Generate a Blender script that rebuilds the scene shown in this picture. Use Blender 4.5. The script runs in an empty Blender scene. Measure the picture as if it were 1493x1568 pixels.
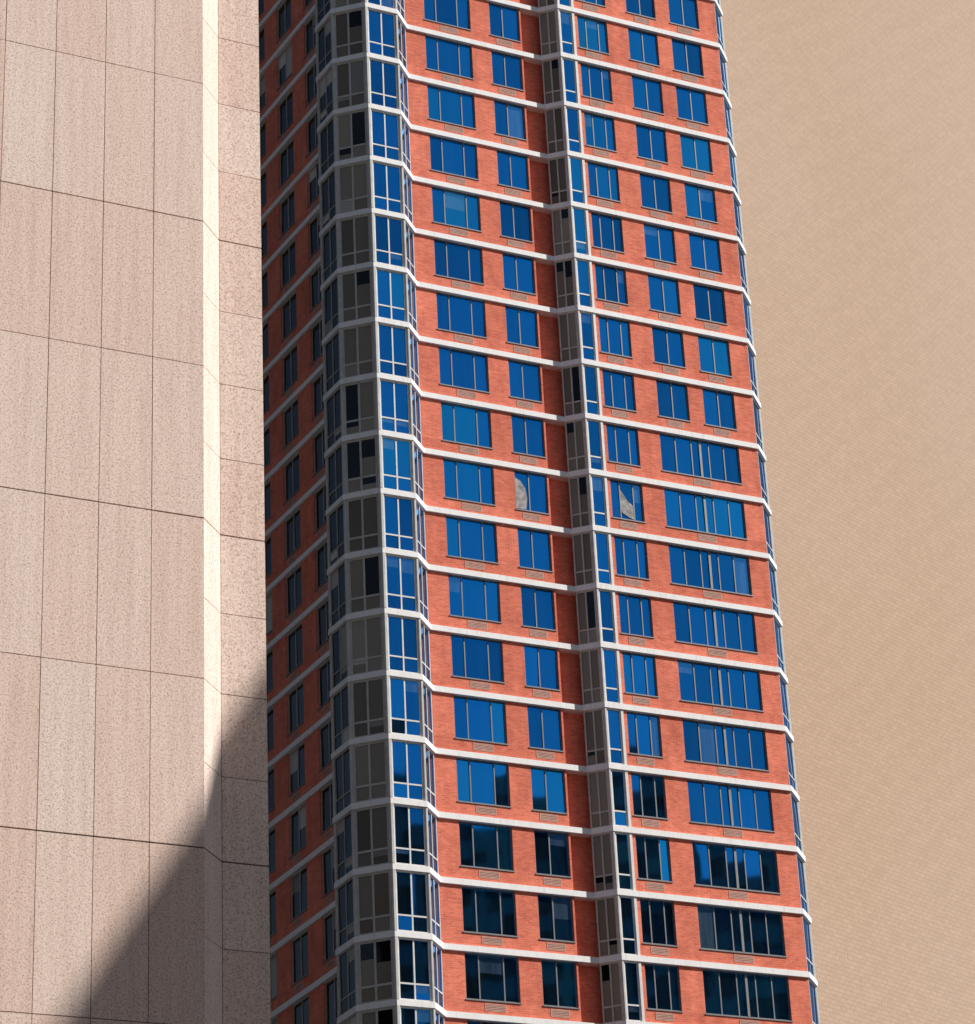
import bpy, math, random
from mathutils import Vector, Matrix
random.seed(7)
R=random.random
sc=bpy.context.scene
HA=.9915
ROT=math.pi/2-HA
CAMZ=1.6
SH,SE=math.radians(88),math.radians(36)
S=Vector((math.sin(SH)*math.cos(SE),math.cos(SH)*math.cos(SE),math.sin(SE)))
# ---------------------------------------------------------------- materials
def newmat(n):
    m=bpy.data.materials.new(n);m.use_nodes=True
    nt=m.node_tree;b=nt.nodes['Principled BSDF'];return m,nt,b
def ramp(nt,src,stops):
    r=nt.nodes.new('ShaderNodeValToRGB');e=r.color_ramp.elements
    while len(e)<len(stops): e.new(.5)
    for i,(p,c) in enumerate(stops): e[i].position=p;e[i].color=(*c,1) if len(c)==3 else c
    nt.links.new(src,r.inputs[0]);return r.outputs[0]
def mixc(nt,fac,a,b,mode='MIX'):
    m=nt.nodes.new('ShaderNodeMix');m.data_type='RGBA';m.blend_type=mode
    for s,v in ((m.inputs[0],fac),(m.inputs[6],a),(m.inputs[7],b)):
        if hasattr(v,'is_output'): nt.links.new(v,s)
        elif isinstance(v,(int,float)): s.default_value=v
        else: s.default_value=(*v,1)
    return m.outputs[2]
def objco(nt,scale=(1,1,1)):
    tc=nt.nodes.new('ShaderNodeTexCoord');mp=nt.nodes.new('ShaderNodeMapping')
    mp.inputs['Scale'].default_value=scale
    nt.links.new(tc.outputs['Object'],mp.inputs['Vector']);return mp.outputs[0]
def noise(nt,vec,scale,detail=3,rough=.55):
    n=nt.nodes.new('ShaderNodeTexNoise');n.inputs['Scale'].default_value=scale
    n.inputs['Detail'].default_value=detail;n.inputs['Roughness'].default_value=rough
    nt.links.new(vec,n.inputs['Vector']);return n.outputs['Fac']
def attr(nt,name='rnd'):
    a=nt.nodes.new('ShaderNodeAttribute');a.attribute_name=name;return a.outputs['Fac']
def bump(nt,b,h,strength,dist):
    bp=nt.nodes.new('ShaderNodeBump');bp.inputs['Strength'].default_value=strength;bp.inputs['Distance'].default_value=dist
    nt.links.new(h,bp.inputs['Height']);nt.links.new(bp.outputs[0],b.inputs['Normal'])

def brick_mat(name,c1,c2,mortar):
    m,nt,b=newmat(name)
    tc=nt.nodes.new('ShaderNodeTexCoord');sp=nt.nodes.new('ShaderNodeSeparateXYZ');nt.links.new(tc.outputs['Object'],sp.inputs[0])
    ad=nt.nodes.new('ShaderNodeMath');ad.operation='ADD';nt.links.new(sp.outputs[0],ad.inputs[0]);nt.links.new(sp.outputs[1],ad.inputs[1])
    cb=nt.nodes.new('ShaderNodeCombineXYZ');nt.links.new(ad.outputs[0],cb.inputs[0]);nt.links.new(sp.outputs[2],cb.inputs[1])
    br=nt.nodes.new('ShaderNodeTexBrick');nt.links.new(cb.outputs[0],br.inputs['Vector'])
    br.inputs['Color1'].default_value=(*c1,1);br.inputs['Color2'].default_value=(*c2,1);br.inputs['Mortar'].default_value=(*mortar,1)
    br.inputs['Scale'].default_value=1;br.inputs['Brick Width'].default_value=.28;br.inputs['Row Height'].default_value=.095
    br.inputs['Mortar Size'].default_value=.009;br.inputs['Mortar Smooth'].default_value=.2
    n1=noise(nt,tc.outputs['Object'],.9,5,.6)
    n3=noise(nt,objco(nt,(2.5,2.5,9)),1,3,.7)
    st=noise(nt,objco(nt,(2.5,2.5,.35)),1,4,.6)
    c=mixc(nt,1.0,br.outputs['Color'],ramp(nt,n1,[(.3,(.84,.80,.80)),(.7,(1.08,1.08,1.08))]),'MULTIPLY')
    c=mixc(nt,1.0,c,ramp(nt,n3,[(.3,(.86,.84,.83)),(.7,(1.1,1.1,1.1))]),'MULTIPLY')
    c=mixc(nt,1.0,c,ramp(nt,st,[(.3,(.90,.87,.87)),(.65,(1.05,1.05,1.05))]),'MULTIPLY')
    c=mixc(nt,.9,c,ramp(nt,attr(nt),[(0,(.90,.87,.87)),(1,(1.07,1.08,1.1))]),'MULTIPLY')
    nt.links.new(c,b.inputs['Base Color']);b.inputs['Roughness'].default_value=.88
    b.inputs['Specular IOR Level'].default_value=.2
    bump(nt,b,br.outputs['Fac'],-.5,.008)
    return m
M_brick=brick_mat('red_brick',(.96,.25,.145),(.80,.175,.10),(.74,.38,.29))

def plain(name,col,rough=.6,metal=0,var=.12,sc_=3,spec=.4):
    m,nt,b=newmat(name)
    v=objco(nt);n=noise(nt,v,sc_,4)
    lo=tuple(x*(1-var) for x in col);hi=tuple(x*(1+var) for x in col)
    c=ramp(nt,n,[(.3,lo),(.7,hi)])
    nt.links.new(c,b.inputs['Base Color']);b.inputs['Roughness'].default_value=rough;b.inputs['Metallic'].default_value=metal
    b.inputs['Specular IOR Level'].default_value=spec
    return m
def band_mat():
    m,nt,b=newmat('white_concrete_band')
    n=noise(nt,objco(nt,(3,3,1)),1,4);n2=noise(nt,objco(nt,(9,9,2)),1,3)
    c=ramp(nt,n,[(.25,(.88,.87,.86)),(.6,(.95,.95,.95))])
    c=mixc(nt,1.0,c,ramp(nt,n2,[(.3,(.88,.87,.86)),(.45,(1,1,1))]),'MULTIPLY')
    nt.links.new(c,b.inputs['Base Color']);b.inputs['Roughness'].default_value=.7;return m
M_band=band_mat()
M_frame=plain('aluminium_frame',(.20,.20,.21),.45,.2,.1)
M_lframe=plain('pale_window_frame',(.76,.75,.73),.45,0,.08)
M_gframe=plain('grey_window_frame',(.46,.45,.43),.5,0,.1)
M_post=plain('grey_metal_post',(.56,.55,.52),.5,0,.12)
M_grille=plain('vent_grille',(.66,.38,.30),.7,0,.15)
M_vent_shade=plain('vent_shadow',(.25,.13,.11),.8,0,.1)  # dark backing paints in the shade between the louvres
M_joint=plain('joint_dark',(.05,.045,.045),.9)
M_roof=plain('roof_gravel',(.25,.24,.23),.9)
M_curt=plain('white_curtain',(.36,.35,.35),.9,0,.5,4)

def glass(name,tint,dark,rough=.03,mfac=.92,wav=.12,vr=.35,streak=True):
    m,nt,b=newmat(name)
    a=attr(nt)
    lo=tuple(x*(1-vr) for x in tint);hi=tuple(min(1,x*(1+vr)) for x in tint)
    c=ramp(nt,a,[(0,lo),(.6,tint),(1,hi)])
    nt.links.new(c,b.inputs['Base Color']);b.inputs['Metallic'].default_value=1;b.inputs['Roughness'].default_value=rough
    n=noise(nt,objco(nt,(1,1,.6)),.9,1);bump(nt,b,n,wav,.02)
    d=nt.nodes.new('ShaderNodeBsdfDiffuse')
    if streak:
        n2=noise(nt,objco(nt,(3,3,.25)),1.3,2)
        nt.links.new(ramp(nt,n2,[(.35,tuple(x*.4 for x in dark)),(.65,dark)]),d.inputs['Color'])
    else:
        nt.links.new(ramp(nt,a,[(0,tuple(x*.35 for x in dark)),(.5,tuple(x*.8 for x in dark)),(1,tuple(min(1,x*1.3) for x in dark))]),d.inputs['Color'])
    mx=nt.nodes.new('ShaderNodeMixShader');mx.inputs[0].default_value=mfac
    nt.links.new(d.outputs[0],mx.inputs[1]);nt.links.new(b.outputs[0],mx.inputs[2])
    nt.links.new(mx.outputs[0],nt.nodes['Material Output'].inputs[0])
    return m
M_blue=glass('blue_reflective_glass',(.012,.34,.92),(.04,.08,.11),.03,.92,.12,.5)
M_blue2=glass('blue_glass_with_blind',(.06,.42,.96),(.20,.26,.34),.12,.84)
M_dark=glass('dark_glass',(.06,.054,.05),(.03,.03,.03),.03,.85)
M_lblind=glass('pale_blind_glass',(.25,.24,.22),(.66,.61,.55),.15,.22,streak=False)
M_grey=glass('curtained_glass',(.13,.12,.10),(.42,.36,.28),.08,.4,.1,.5,streak=False)

def granite():
    m,nt,b=newmat('pink_granite_panel')
    v=objco(nt)
    sp=noise(nt,v,26,3,.8);sp2=noise(nt,v,11,3,.65)
    st=noise(nt,objco(nt,(6,6,.3)),1,5,.65)
    c=ramp(nt,attr(nt),[(0,(.87,.665,.57)),(.35,(.895,.71,.615)),(.7,(.915,.75,.66)),(1,(.94,.81,.73))])
    c=mixc(nt,1.0,c,ramp(nt,sp,[(.35,(.50,.43,.40)),(.48,(.98,.965,.96)),(.66,(1.10,1.10,1.10))]),'MULTIPLY')
    c=mixc(nt,1.0,c,ramp(nt,sp2,[(.3,(.90,.87,.86)),(.55,(1.02,1.02,1.02))]),'MULTIPLY')
    c=mixc(nt,1.0,c,ramp(nt,st,[(.3,(.90,.87,.86)),(.58,(1.02,1.02,1.02))]),'MULTIPLY')
    nt.links.new(c,b.inputs['Base Color']);b.inputs['Roughness'].default_value=.8;b.inputs['Specular IOR Level'].default_value=.2
    bump(nt,b,sp,.45,.010)
    return m
M_gran=granite()
def tan():
    m,nt,b=newmat('tan_brick_cladding')
    v=objco(nt)
    mp=nt.nodes.new('ShaderNodeMapping');mp.inputs['Rotation'].default_value=(0,math.radians(38),0)
    tc=nt.nodes.new('ShaderNodeTexCoord');nt.links.new(tc.outputs['Object'],mp.inputs['Vector'])
    w=nt.nodes.new('ShaderNodeTexWave');w.bands_direction='Z';w.inputs['Scale'].default_value=.12;w.inputs['Distortion'].default_value=4
    w.inputs['Detail'].default_value=2;w.inputs['Detail Scale'].default_value=.3
    nt.links.new(mp.outputs[0],w.inputs['Vector'])
    sp=nt.nodes.new('ShaderNodeSeparateXYZ');nt.links.new(tc.outputs['Object'],sp.inputs[0])
    cb=nt.nodes.new('ShaderNodeCombineXYZ');nt.links.new(sp.outputs[0],cb.inputs[0]);nt.links.new(sp.outputs[2],cb.inputs[1])
    br=nt.nodes.new('ShaderNodeTexBrick');nt.links.new(cb.outputs[0],br.inputs['Vector'])
    br.inputs['Color1'].default_value=(1.05,1.05,1.05,1);br.inputs['Color2'].default_value=(.96,.95,.94,1);br.inputs['Mortar'].default_value=(.80,.78,.76,1)
    br.inputs['Scale'].default_value=1;br.inputs['Brick Width'].default_value=.8;br.inputs['Row Height'].default_value=.36;br.inputs['Mortar Size'].default_value=.035
    br.inputs['Mortar Smooth'].default_value=.5
    big=noise(nt,v,.015,2)
    c=ramp(nt,big,[(.35,(.485,.352,.257)),(.65,(.515,.388,.305))])
    c=mixc(nt,.4,c,ramp(nt,w.outputs['Fac'],[(0,(.97,.965,.96)),(1,(1.02,1.02,1.02))]),'MULTIPLY')
    c=mixc(nt,.9,c,br.outputs['Color'],'MULTIPLY')
    c=mixc(nt,1.0,c,ramp(nt,noise(nt,v,3,3,.7),[(.3,(.93,.925,.92)),(.7,(1.05,1.05,1.05))]),'MULTIPLY')
    nt.links.new(c,b.inputs['Base Color']);b.inputs['Roughness'].default_value=.9;b.inputs['Specular IOR Level'].default_value=.1
    return m
M_tan=tan()
# ---------------------------------------------------------------- mesh builder
class MB:
    def __init__(s): s.v=[];s.f=[];s.m=[];s.r=[];s.mats=[]
    def mi(s,m):
        if m not in s.mats: s.mats.append(m)
        return s.mats.index(m)
    def quad(s,p,m,r=None):
        n=len(s.v);s.v+=p;s.f.append(tuple(range(n,n+len(p))));s.m.append(s.mi(m));s.r.append(R() if r is None else r)
    def box(s,c,m,r=None):
        n=len(s.v);s.v+=c;r=R() if r is None else r
        for f in ((0,3,2,1),(4,5,6,7),(0,1,5,4),(1,2,6,5),(2,3,7,6),(3,0,4,7)):
            s.f.append(tuple(n+i for i in f));s.m.append(s.mi(m));s.r.append(r)
    def aabb(s,x0,x1,y0,y1,z0,z1,m,r=None):
        s.box([(x0,y0,z0),(x1,y0,z0),(x1,y1,z0),(x0,y1,z0),(x0,y0,z1),(x1,y0,z1),(x1,y1,z1),(x0,y1,z1)],m,r)
    def build(s,name,parent):
        me=bpy.data.meshes.new(name);me.from_pydata(s.v,[],s.f)
        for m in s.mats: me.materials.append(m)
        me.polygons.foreach_set('material_index',s.m)
        a=me.attributes.new('rnd','FLOAT','FACE');a.data.foreach_set('value',s.r)
        me.update();o=bpy.data.objects.new(name,me);sc.collection.objects.link(o);o.parent=parent;return o
class Seg:
    def __init__(s,p,q):
        s.p=p;L=math.hypot(q[0]-p[0],q[1]-p[1]);s.L=L;s.d=((q[0]-p[0])/L,(q[1]-p[1])/L);s.n=(-s.d[1],s.d[0])
    def P(s,a,w,z):
        u=s.p[0]+s.d[0]*a+s.n[0]*w;v=s.p[1]+s.d[1]*a+s.n[1]*w
        return (u,-v,z)
    def box(s,mb,a0,a1,w0,w1,z0,z1,m,r=None):
        mb.box([s.P(a0,w1,z0),s.P(a1,w1,z0),s.P(a1,w0,z0),s.P(a0,w0,z0),s.P(a0,w1,z1),s.P(a1,w1,z1),s.P(a1,w0,z1),s.P(a0,w0,z1)],m,r)
def empty(name,loc,rot):
    e=bpy.data.objects.new(name,None);e.location=loc;e.rotation_euler=(0,0,rot);sc.collection.objects.link(e);return e
def path_band(mb,pts,w0,w1,z0,z1,m,closed=False):
    n=len(pts);off=[]
    for i in range(n):
        ns=[]
        if i>0 or closed: ns.append(Seg(pts[i-1],pts[i]).n)
        if i<n-1 or closed: ns.append(Seg(pts[i],pts[(i+1)%n]).n)
        if len(ns)==1: b=ns[0]
        else:
            b=(ns[0][0]+ns[1][0],ns[0][1]+ns[1][1]);k=2/(b[0]**2+b[1]**2);b=(b[0]*k,b[1]*k)
        off.append(b)
    def P(i,w,z): return (pts[i][0]+off[i][0]*w,-(pts[i][1]+off[i][1]*w),z)
    for i in range(n if closed else n-1):
        j=(i+1)%n;r=R()
        mb.box([P(i,w1,z0),P(j,w1,z0),P(j,w0,z0),P(i,w0,z0),P(i,w1,z1),P(j,w1,z1),P(j,w0,z1),P(i,w0,z1)],m,r)

# ---------------------------------------------------------------- brick tower
K=(-14.9719,139.2614,0)
tw=empty('red_brick_apartment_tower',K,ROT)
Z0=90.0844+CAMZ
H=2.9
zk=lambda k:Z0-H*k
e,w2,c,w0,d=1.004,1.667,1.204,1.78,.738
P01=(-e-w2-c,e-c);L0=(-e-w2-c,e-c-w0);P12=(-e-w2,e);P23=(-e,e)
LB=(L0[0]+e,L0[1]-e);BACK=-27.
F=(7.604,0);G=(7.604+d,d);E=(17.88,d);E2=(E[0]+1.05,d-1.05)
outline=[(LB[0],BACK),LB,L0,P01,P12,P23,(0,0),F,G,E,E2,(E2[0],BACK)]
walls=MB();bands=MB();gl=MB();fr=MB();vents=MB()
def window(sg,a0,a1,z0,z1,fr_pos,gm,fm,rec=.12,transom=None,bw=.055,blindp=.1,gm2=None):
    xs=[a0]+[a0+(a1-a0)*t for t in fr_pos]+[a1]
    wr=R()
    for i in range(len(xs)-1):
        zs=[z0,z1] if transom is None else [z0,z0+transom,z1]
        for j in range(len(zs)-1):
            t1,t2=(R()-.5)*.016,(R()-.5)*.03
            x0,x1=xs[i],xs[i+1];y0,y1=zs[j],zs[j+1]
            r=min(1,max(0,wr*.6+R()*.4))
            if gm2 and R()<blindp:
                f=random.choice((.3,.5,1.0,.4))
                ys=y1-(y1-y0)*f
                gl.quad([sg.P(x0,-rec-t1,ys),sg.P(x1,-rec+t1,ys),sg.P(x1,-rec+t1,y1),sg.P(x0,-rec-t1,y1)],gm2,r)
                if f<1: gl.quad([sg.P(x0,-rec-t1,y0),sg.P(x1,-rec+t1,y0),sg.P(x1,-rec+t1,ys),sg.P(x0,-rec-t1,ys)],gm,r)
            else:
                gl.quad([sg.P(x0,-rec-t1-t2,y0),sg.P(x1,-rec+t1-t2,y0),sg.P(x1,-rec+t1+t2,y1),sg.P(x0,-rec-t1+t2,y1)],gm,r)
    wA,wB=-rec-.03,-rec+.045
    sg.box(fr,a0,a0+bw,wA,wB,z0,z1,fm);sg.box(fr,a1-bw,a1,wA,wB,z0,z1,fm)
    sg.box(fr,a0+bw,a1-bw,wA,wB-.003,z0,z0+bw,fm);sg.box(fr,a0+bw,a1-bw,wA,wB-.003,z1-bw,z1,fm)
    for x in xs[1:-1]: sg.box(fr,x-bw/2,x+bw/2,wA,wB-.006,z0+bw,z1-bw,fm)
    if transom: sg.box(fr,a0+bw,a1-bw,wA,wB-.009,z0+transom-bw/2,z0+transom+bw/2,fm)
def grille(sg,a0,a1,z0,z1,m=None):
    m=m or M_grille
    sg.box(vents,a0,a1,-.02,.018,z0,z0+.03,m);sg.box(vents,a0,a1,-.02,.018,z1-.03,z1,m)
    sg.box(vents,a0,a0+.03,-.02,.016,z0+.03,z1-.03,m);sg.box(vents,a1-.03,a1,-.02,.016,z0+.03,z1-.03,m)
    sg.box(vents,a0+.03,a1-.03,-.02,.003,z0+.03,z1-.03,M_vent_shade)
    n=4
    for i in range(n):
        zz=z0+.03+(z1-z0-.06)*(i+.5)/n
        sg.box(vents,a0+.03,a1-.03,.003,.012,zz-.012,zz+.022,m)
BH=.13
def brickfloor(sg,k,wins,a_start=0,a_end=None,grs=(),gm=M_blue,gm2=M_blue2,fm=None,bp=.12):
    a_end=sg.L if a_end is None else a_end
    z=zk(k);zt=z-BH;zb=z-2.15;zn=z-H+BH
    sg.box(walls,a_start,a_end,-.3,0,zn,zb,M_brick)
    x=a_start
    for (s0,s1,dv) in wins:
        sg.box(walls,x,s0,-.3,0,zb,zt,M_brick)
        window(sg,s0,s1,zb+.004,zt,dv,gm,fm or M_frame,gm2=gm2,blindp=bp)
        sg.box(fr,s0-.03,s1+.03,-.1,.045,zb-.05,zb+.003,M_frame)
        x=s1
    sg.box(walls,x,a_end,-.3,0,zb,zt,M_brick)
    for g0,g1 in grs: grille(sg,g0,g1,zb-.46,zb-.13)
def post(p,s,k,m=M_post):
    z=zk(k);x,y=p[0],-p[1];h=s/2
    pts=[(x+h*math.cos(t),y+h*math.sin(t)) for t in [math.pi/8+i*math.pi/4 for i in range(8)]]
    z0,z1=z-H+BH,z-BH;n=8
    for i in range(n):
        a,b=pts[i],pts[(i+1)%n]
        fr.quad([(a[0],a[1],z0),(b[0],b[1],z0),(b[0],b[1],z1),(a[0],a[1],z1)],m)
sL=Seg((LB[0],BACK),LB);sLb=Seg(LB,L0);s0_=Seg(L0,P01);s1_=Seg(P01,P12);s2_=Seg(P12,P23);s3_=Seg(P23,(0,0))
sA=Seg((0,0),F);sG=Seg(F,G);sB=Seg(G,E);sE=Seg(E,E2);sR=Seg(E2,(E2[0],BACK))
UREC=6.58;DREC=-.36  # recess added so the second bay's shadow fills this brick strip
sRec=Seg((UREC,DREC),(F[0]+.36,DREC))
KT,KB_=-9,31
lwins=[]
vv=-4.75
while vv>-25:
    a=vv-BACK;lwins.append((a-.92,a+.92,(.5,)));vv-=3.35
lwins.reverse()
for k in range(KT,KB_):
    z=zk(k);z0=z-H+BH;z1=z-BH
    brickfloor(sL,k,lwins,gm=M_dark,gm2=M_lblind,fm=M_gframe,bp=.2,grs=[(a+.4,a+1.3) for a,b,_ in lwins])
    window(sLb,.06,sLb.L-.06,z0,z1,(.5,),M_dark,M_gframe,rec=.03,transom=.7,gm2=M_lblind)
    window(s0_,.06,s0_.L-.06,z0,z1,(.5,),M_dark,M_gframe,rec=.03,transom=.7,gm2=M_lblind,blindp=.12)
    window(s1_,.08,s1_.L-.10,z0,z1,(.48,),M_grey,M_post,rec=.03,transom=.72,bw=.09,gm2=M_lblind if R()<.3 else M_dark,blindp=.25)
    window(s2_,.10,s2_.L-.06,z0,z1,(.5,),M_blue,M_lframe,rec=.03,transom=.72,bw=.07,gm2=M_blue2,blindp=.1)
    window(s3_,.06,s3_.L-.05,z0,z1,(.5,),M_blue,M_lframe,rec=.03,transom=.72)
    dv1=(.27,.73)
    brickfloor(sA,k,[(1.083,3.677,dv1),(4.77,6.49,(.45,))],a_end=UREC,grs=[(1.95,2.95),(5.1,6.0)])
    sRec.box(walls,0,sRec.L,-.2,0,z0,z1,M_brick)
    window(sG,.04,sG.L-.08,z0,z1,(.5,),M_grey,M_post,rec=.03,transom=.72,bw=.07,gm2=M_lblind if R()<.3 else M_dark,blindp=.2)
    window(sB,.07,.80,z0,z1,(),M_blue,M_lframe,rec=.03,transom=.72,gm2=M_blue2,bw=.07)
    sB.box(fr,.80,.93,-.2,.06,z0,z1,M_lframe)
    o=G[0]
    if k>=7: w=[(9.47-o,11.21-o,(.3,.72)),(12.4-o,16.84-o,(.2,.4,.62,.81))];g=[(9.85-o,10.75-o),(14.1-o,15.1-o)]
    else: w=[(9.47-o,11.21-o,(.3,.72)),(12.45-o,14.2-o,(.5,)),(15.05-o,16.84-o,(.5,))];g=[(9.85-o,10.75-o),(12.9-o,13.8-o),(15.5-o,16.4-o)]
    brickfloor(sB,k,w,a_start=.93,grs=g)
    if k>=7: sB.box(fr,12.4-o+4.44*.51-.06,12.4-o+4.44*.51+.06,-.15,-.06,z-2.09,z-BH-.06,M_frame)
    window(sE,.05,sE.L-.06,z0,z1,(),M_blue,M_lframe,rec=.03,transom=.72)
    brickfloor(sR,k,[(2+i*3.6,4+i*3.6,(.5,)) for i in range(6)],gm=M_dark,gm2=None,fm=M_lframe)
    for p,s in ((P12,.28),(P01,.18),(P23,.16),(L0,.16),(G,.18),(E2,.14)): post(p,s,k)
z=zk(8)
def drape(sg,pts):
    gl.quad([sg.P(a,-.088,zz) for a,zz in pts],M_curt)
drape(sA,[(4.84,z-2.05),(5.35,z-2.05),(5.42,z-1.5),(5.36,z-1.0),(5.1,z-.62),(4.84,z-.5)])
o=G[0]
drape(sB,[(10.02-o,z-1.75),(10.4-o,z-1.98),(10.68-o,z-2.05),(10.7-o,z-1.35),(10.4-o,z-1.15),(10.15-o,z-.75),(10.02-o,z-.6)])
for k in range(KT,KB_+1):
    path_band(bands,outline,-.5,.115,zk(k)-BH,zk(k)+BH,M_band)
sK=Seg((E2[0],BACK),(LB[0],BACK))
sK.box(walls,.0,sK.L,-.35,-.05,0,zk(KT),M_brick)
base=MB();path_band(base,outline,-.28,.02,0,zk(KB_)-BH,M_gran)
top=[(p[0],-p[1],zk(KT)+BH-.02) for p in outline];base.quad(top,M_roof)
path_band(base,outline,-.25,.04,zk(KT)+BH,zk(KT)+BH+1.1,M_brick)
base.aabb(3,13,8,20,zk(KT)+BH-.02,zk(KT)+6,M_brick)
walls.build('brick_walls',tw);bands.build('floor_bands',tw);gl.build('window_glass',tw);fr.build('window_frames',tw);vents.build('vent_grilles',tw);base.build('base_and_roof',tw)

# ---------------------------------------------------------------- granite building
gb=empty('granite_office_building',(-10.981,61.02,0),ROT)
pan=MB();core=MB()
ZS=28.29+CAMZ
f1=Seg((-26.64,0),(0,0));fc=Seg((0,0),(.625,-.625));f3=Seg((.625,-.625),(1.60,-.625));fs=Seg((1.60,-.625),(1.60,-20))
TOP=ZS+3.41*14
def joint(i): return .018 if i%2 else .030
for i in range(-8,14):
    za=ZS+3.41*i+joint(i)/2;zb=ZS+3.41*(i+1)-joint(i+1)/2
    for j in range(24):
        a1=f1.L-1.11*j;a0=a1-1.11
        dz=(R()-.5)*.004
        f1.box(pan,a0+.008,a1-(.008 if j else 0.0),-.035,dz,za,zb,M_gran,.1+.75*R())
    for h in range(2):
        zc=ZS+3.41*i+1.705*h+.008;zd=ZS+3.41*i+1.705*(h+1)-.008
        if h==1: zd-=joint(i+1)/2-.008
        if h==0: zc+=joint(i)/2-.008
        fc.box(pan,.0,fc.L-.006,-.035,0,zc,zd,M_gran,.75+.2*R())  # paler tone range paints in the chamfer's sunlit look
        f3.box(pan,.008,f3.L,-.035,(R()-.5)*.004,zc,zd,M_gran,.2+.6*R())
        for j in range(10): fs.box(pan,.01+j*1.9,1.9+j*1.9,-.035,0,zc,zd,M_gran,R())
out=[(-26.64,-.034),(-.014,-.034),(.611,-.659),(1.566,-.659),(1.566,-20),(-26.64,-20)]
n=len(out)
for i in range(n):
    a,b=out[i],out[(i+1)%n];core.quad([(a[0],-a[1],0),(b[0],-b[1],0),(b[0],-b[1],TOP),(a[0],-a[1],TOP)],M_joint)
core.quad([(p[0],-p[1],TOP) for p in out],M_roof)
pan.build('granite_panels',gb);core.build('building_core',gb)

# ---------------------------------------------------------------- other buildings
def generic(name,loc,rot,w,dp,h,mat,gm,fh=3.6,bay=3.2,extra=None):
    E_=empty(name,loc,rot)
    for nm,x0,w,h in [('facade',0,w,h)]+(extra or []):
        b=MB()
        b.aabb(x0+0.3,x0+w-.3,.3,dp-.3,0,h-.5,gm,.5)
        nf=int(h/fh)
        for i in range(nf+1):
            z=i*fh;b.aabb(x0,x0+w,0,dp,z,min(z+1.3,h-.001),mat,.5)
        b.aabb(x0+.01,x0+w-.01,.01,dp-.01,h-1.6,h,mat,.5)
        nb=int(w/bay)
        for i in range(nb+1):
            x=x0+min(i*w/nb,w-.8);b.aabb(x+.02,x+.78,.02,.3,0,h-.8,mat,.5);b.aabb(x+.02,x+.78,dp-.3,dp-.02,0,h-.8,mat,.5)
        nb=max(1,int(dp/bay))
        for i in range(nb+1):
            y=min(i*dp/nb,dp-.8);b.aabb(x0+.02,x0+.3,y+.02,y+.78,0,h-.8,mat,.5);b.aabb(x0+w-.3,x0+w-.02,y+.02,y+.78,0,h-.8,mat,.5)
        b.build(nm,E_)
    return E_
M_dk=plain('slate_grey_brick',(.17,.17,.18),.85)
M_dk2=plain('dark_brown_brick',(.09,.07,.06),.85)
M_ls=plain('limestone',(.42,.37,.31),.85)
M_gd=plain('dark_window_glass',(.02,.022,.025),.08,0,.1,3,.5)
P1=Vector((-9.94,62.43,27.33));P2=Vector((-12.73,59.87,20.74))
Q1=P1+S*60;Q2=P2+S*(60+(P1.z-P2.z)/S.z)
qd=(Q2-Q1);qd.z=0;qd.normalize();qa=Q1-qd*4.5
generic('unseen_shadow_building',(qa.x,qa.y,0),math.atan2(qd.y,qd.x),42,15,Q1.z,M_ls,M_gd)  # unseen building, roof edge set to cast the granite's diagonal shadow
# slate building down the street, mirrored in the lower windows
hh=math.radians(115);cx,cy=-5+80*math.sin(hh),145+80*math.cos(hh)
t=Vector((math.cos(hh),-math.sin(hh)))
bo=Vector((cx,cy))-t*22
generic('slate_brick_building',(bo.x,bo.y,0),math.atan2(t.y,t.x),22,8,76.5,M_dk,M_gd,extra=[('taller_wing',22.02,22,83)])
# unseen blocks added behind the camera and left of the tower to cut skylight
generic('unseen_skylight_blocker',(-110,-40,0),0,140,26,105,M_dk2,M_gd)
nL=Vector((-math.sin(HA),-math.cos(HA)))
bc=Vector((-22,150))+nL*40
generic('unseen_skylight_blocker',(bc.x,bc.y,0),ROT+math.pi/2,50,20,128,M_dk2,M_gd)
# tan wall standing in for the background right of the tower
tb=empty('tan_background_wall',(0,250,0),math.radians(90-35))
t1=MB();t1.aabb(-60,75,0,35,0,235,M_tan,.5)
t1.aabb(-60.3,75.3,-.3,35.3,235,237,M_ls,.5)
t1.build('slab_walls',tb)
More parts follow.
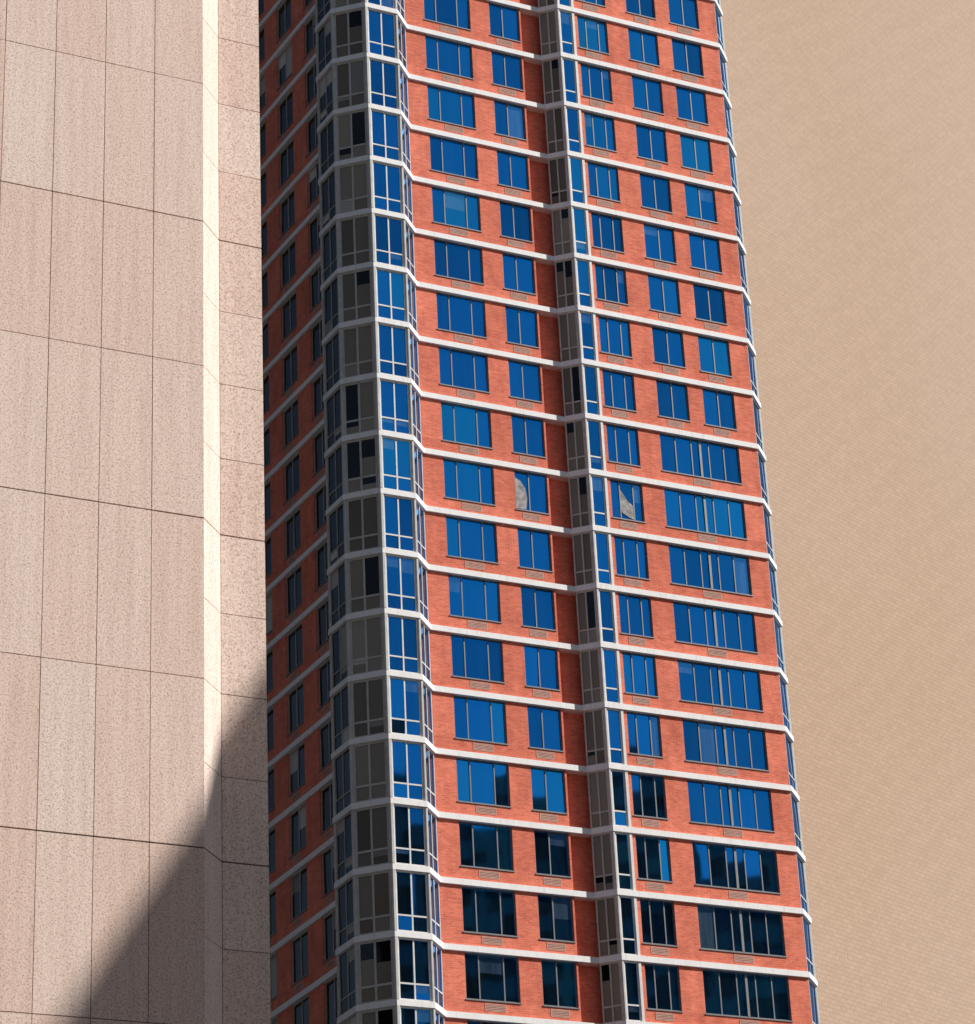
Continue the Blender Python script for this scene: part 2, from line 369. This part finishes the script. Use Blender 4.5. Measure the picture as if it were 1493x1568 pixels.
# ---------------------------------------------------------------- ground
def sheet(name,x0,x1,y0,y1,z,mat):
    me=bpy.data.meshes.new(name);me.from_pydata([(x0,y0,z),(x1,y0,z),(x1,y1,z),(x0,y1,z)],[],[(0,1,2,3)]);me.materials.append(mat)
    o=bpy.data.objects.new(name,me);sc.collection.objects.link(o);return o
M_asph=plain('asphalt',(.05,.05,.052),.9,0,.2,6);M_conc=plain('pavement_concrete',(.30,.29,.27),.85,0,.15,2)
M_grd=plain('city_ground',(.10,.10,.10),.9,0,.2,.5)
M_paint=plain('road_paint',(.75,.75,.72),.7)
sheet('ground',-3000,3000,-3000,3000,-.12,M_grd)
sheet('road',-400,400,-7,9,-.116,M_asph)
me=MB();me.aabb(-400,400,9,9.3,-.2,.012,M_conc);me.aabb(-400,400,9.3,14,-.2,.008,M_conc);me.build('pavement',None)
mk=MB()
for i in range(-40,40): mk.quad([(i*9,.9,-.112),(i*9+3,.9,-.112),(i*9+3,1.05,-.112),(i*9,1.05,-.112)],M_paint)
mk.build('lane_markings',None)
# ---------------------------------------------------------------- light
sl=bpy.data.lights.new('sun','SUN');sl.energy=5;sl.angle=math.radians(.5);sl.color=(1,.95,.885)
so=bpy.data.objects.new('sun',sl);so.rotation_euler=S.to_track_quat('Z','Y').to_euler();sc.collection.objects.link(so)
w=bpy.data.worlds.new('World');sc.world=w;w.use_nodes=True;nt=w.node_tree
sky=nt.nodes.new('ShaderNodeTexSky');sky.sky_type='NISHITA';sky.sun_disc=False;sky.sun_elevation=SE;sky.sun_rotation=SH
bg=nt.nodes['Background'];bg.inputs[1].default_value=.052;nt.links.new(sky.outputs[0],bg.inputs[0])
sc.view_settings.view_transform='Standard';sc.view_settings.look='None';sc.view_settings.exposure=0
# ---------------------------------------------------------------- camera
f,px,py,p,r=5117.,348.89,-631.43,.5438,-.0948
fw=Vector((0,math.cos(p),math.sin(p)));rt=Vector((1,0,0));up=Vector((0,-math.sin(p),math.cos(p)))
r2=rt*math.cos(r)+up*math.sin(r);u2=-rt*math.sin(r)+up*math.cos(r)
m=Matrix((r2,u2,-fw)).transposed()
cd=bpy.data.cameras.new('camera');co=bpy.data.objects.new('camera',cd);sc.collection.objects.link(co)
co.rotation_euler=m.to_euler();co.location=(0,0,CAMZ)
cd.sensor_fit='VERTICAL';cd.sensor_height=36;cd.sensor_width=36;cd.lens=f/1568*36
cd.shift_x=-px/1568;cd.shift_y=py/1568
cd.clip_end=6000;cd.clip_start=.5
sc.camera=co
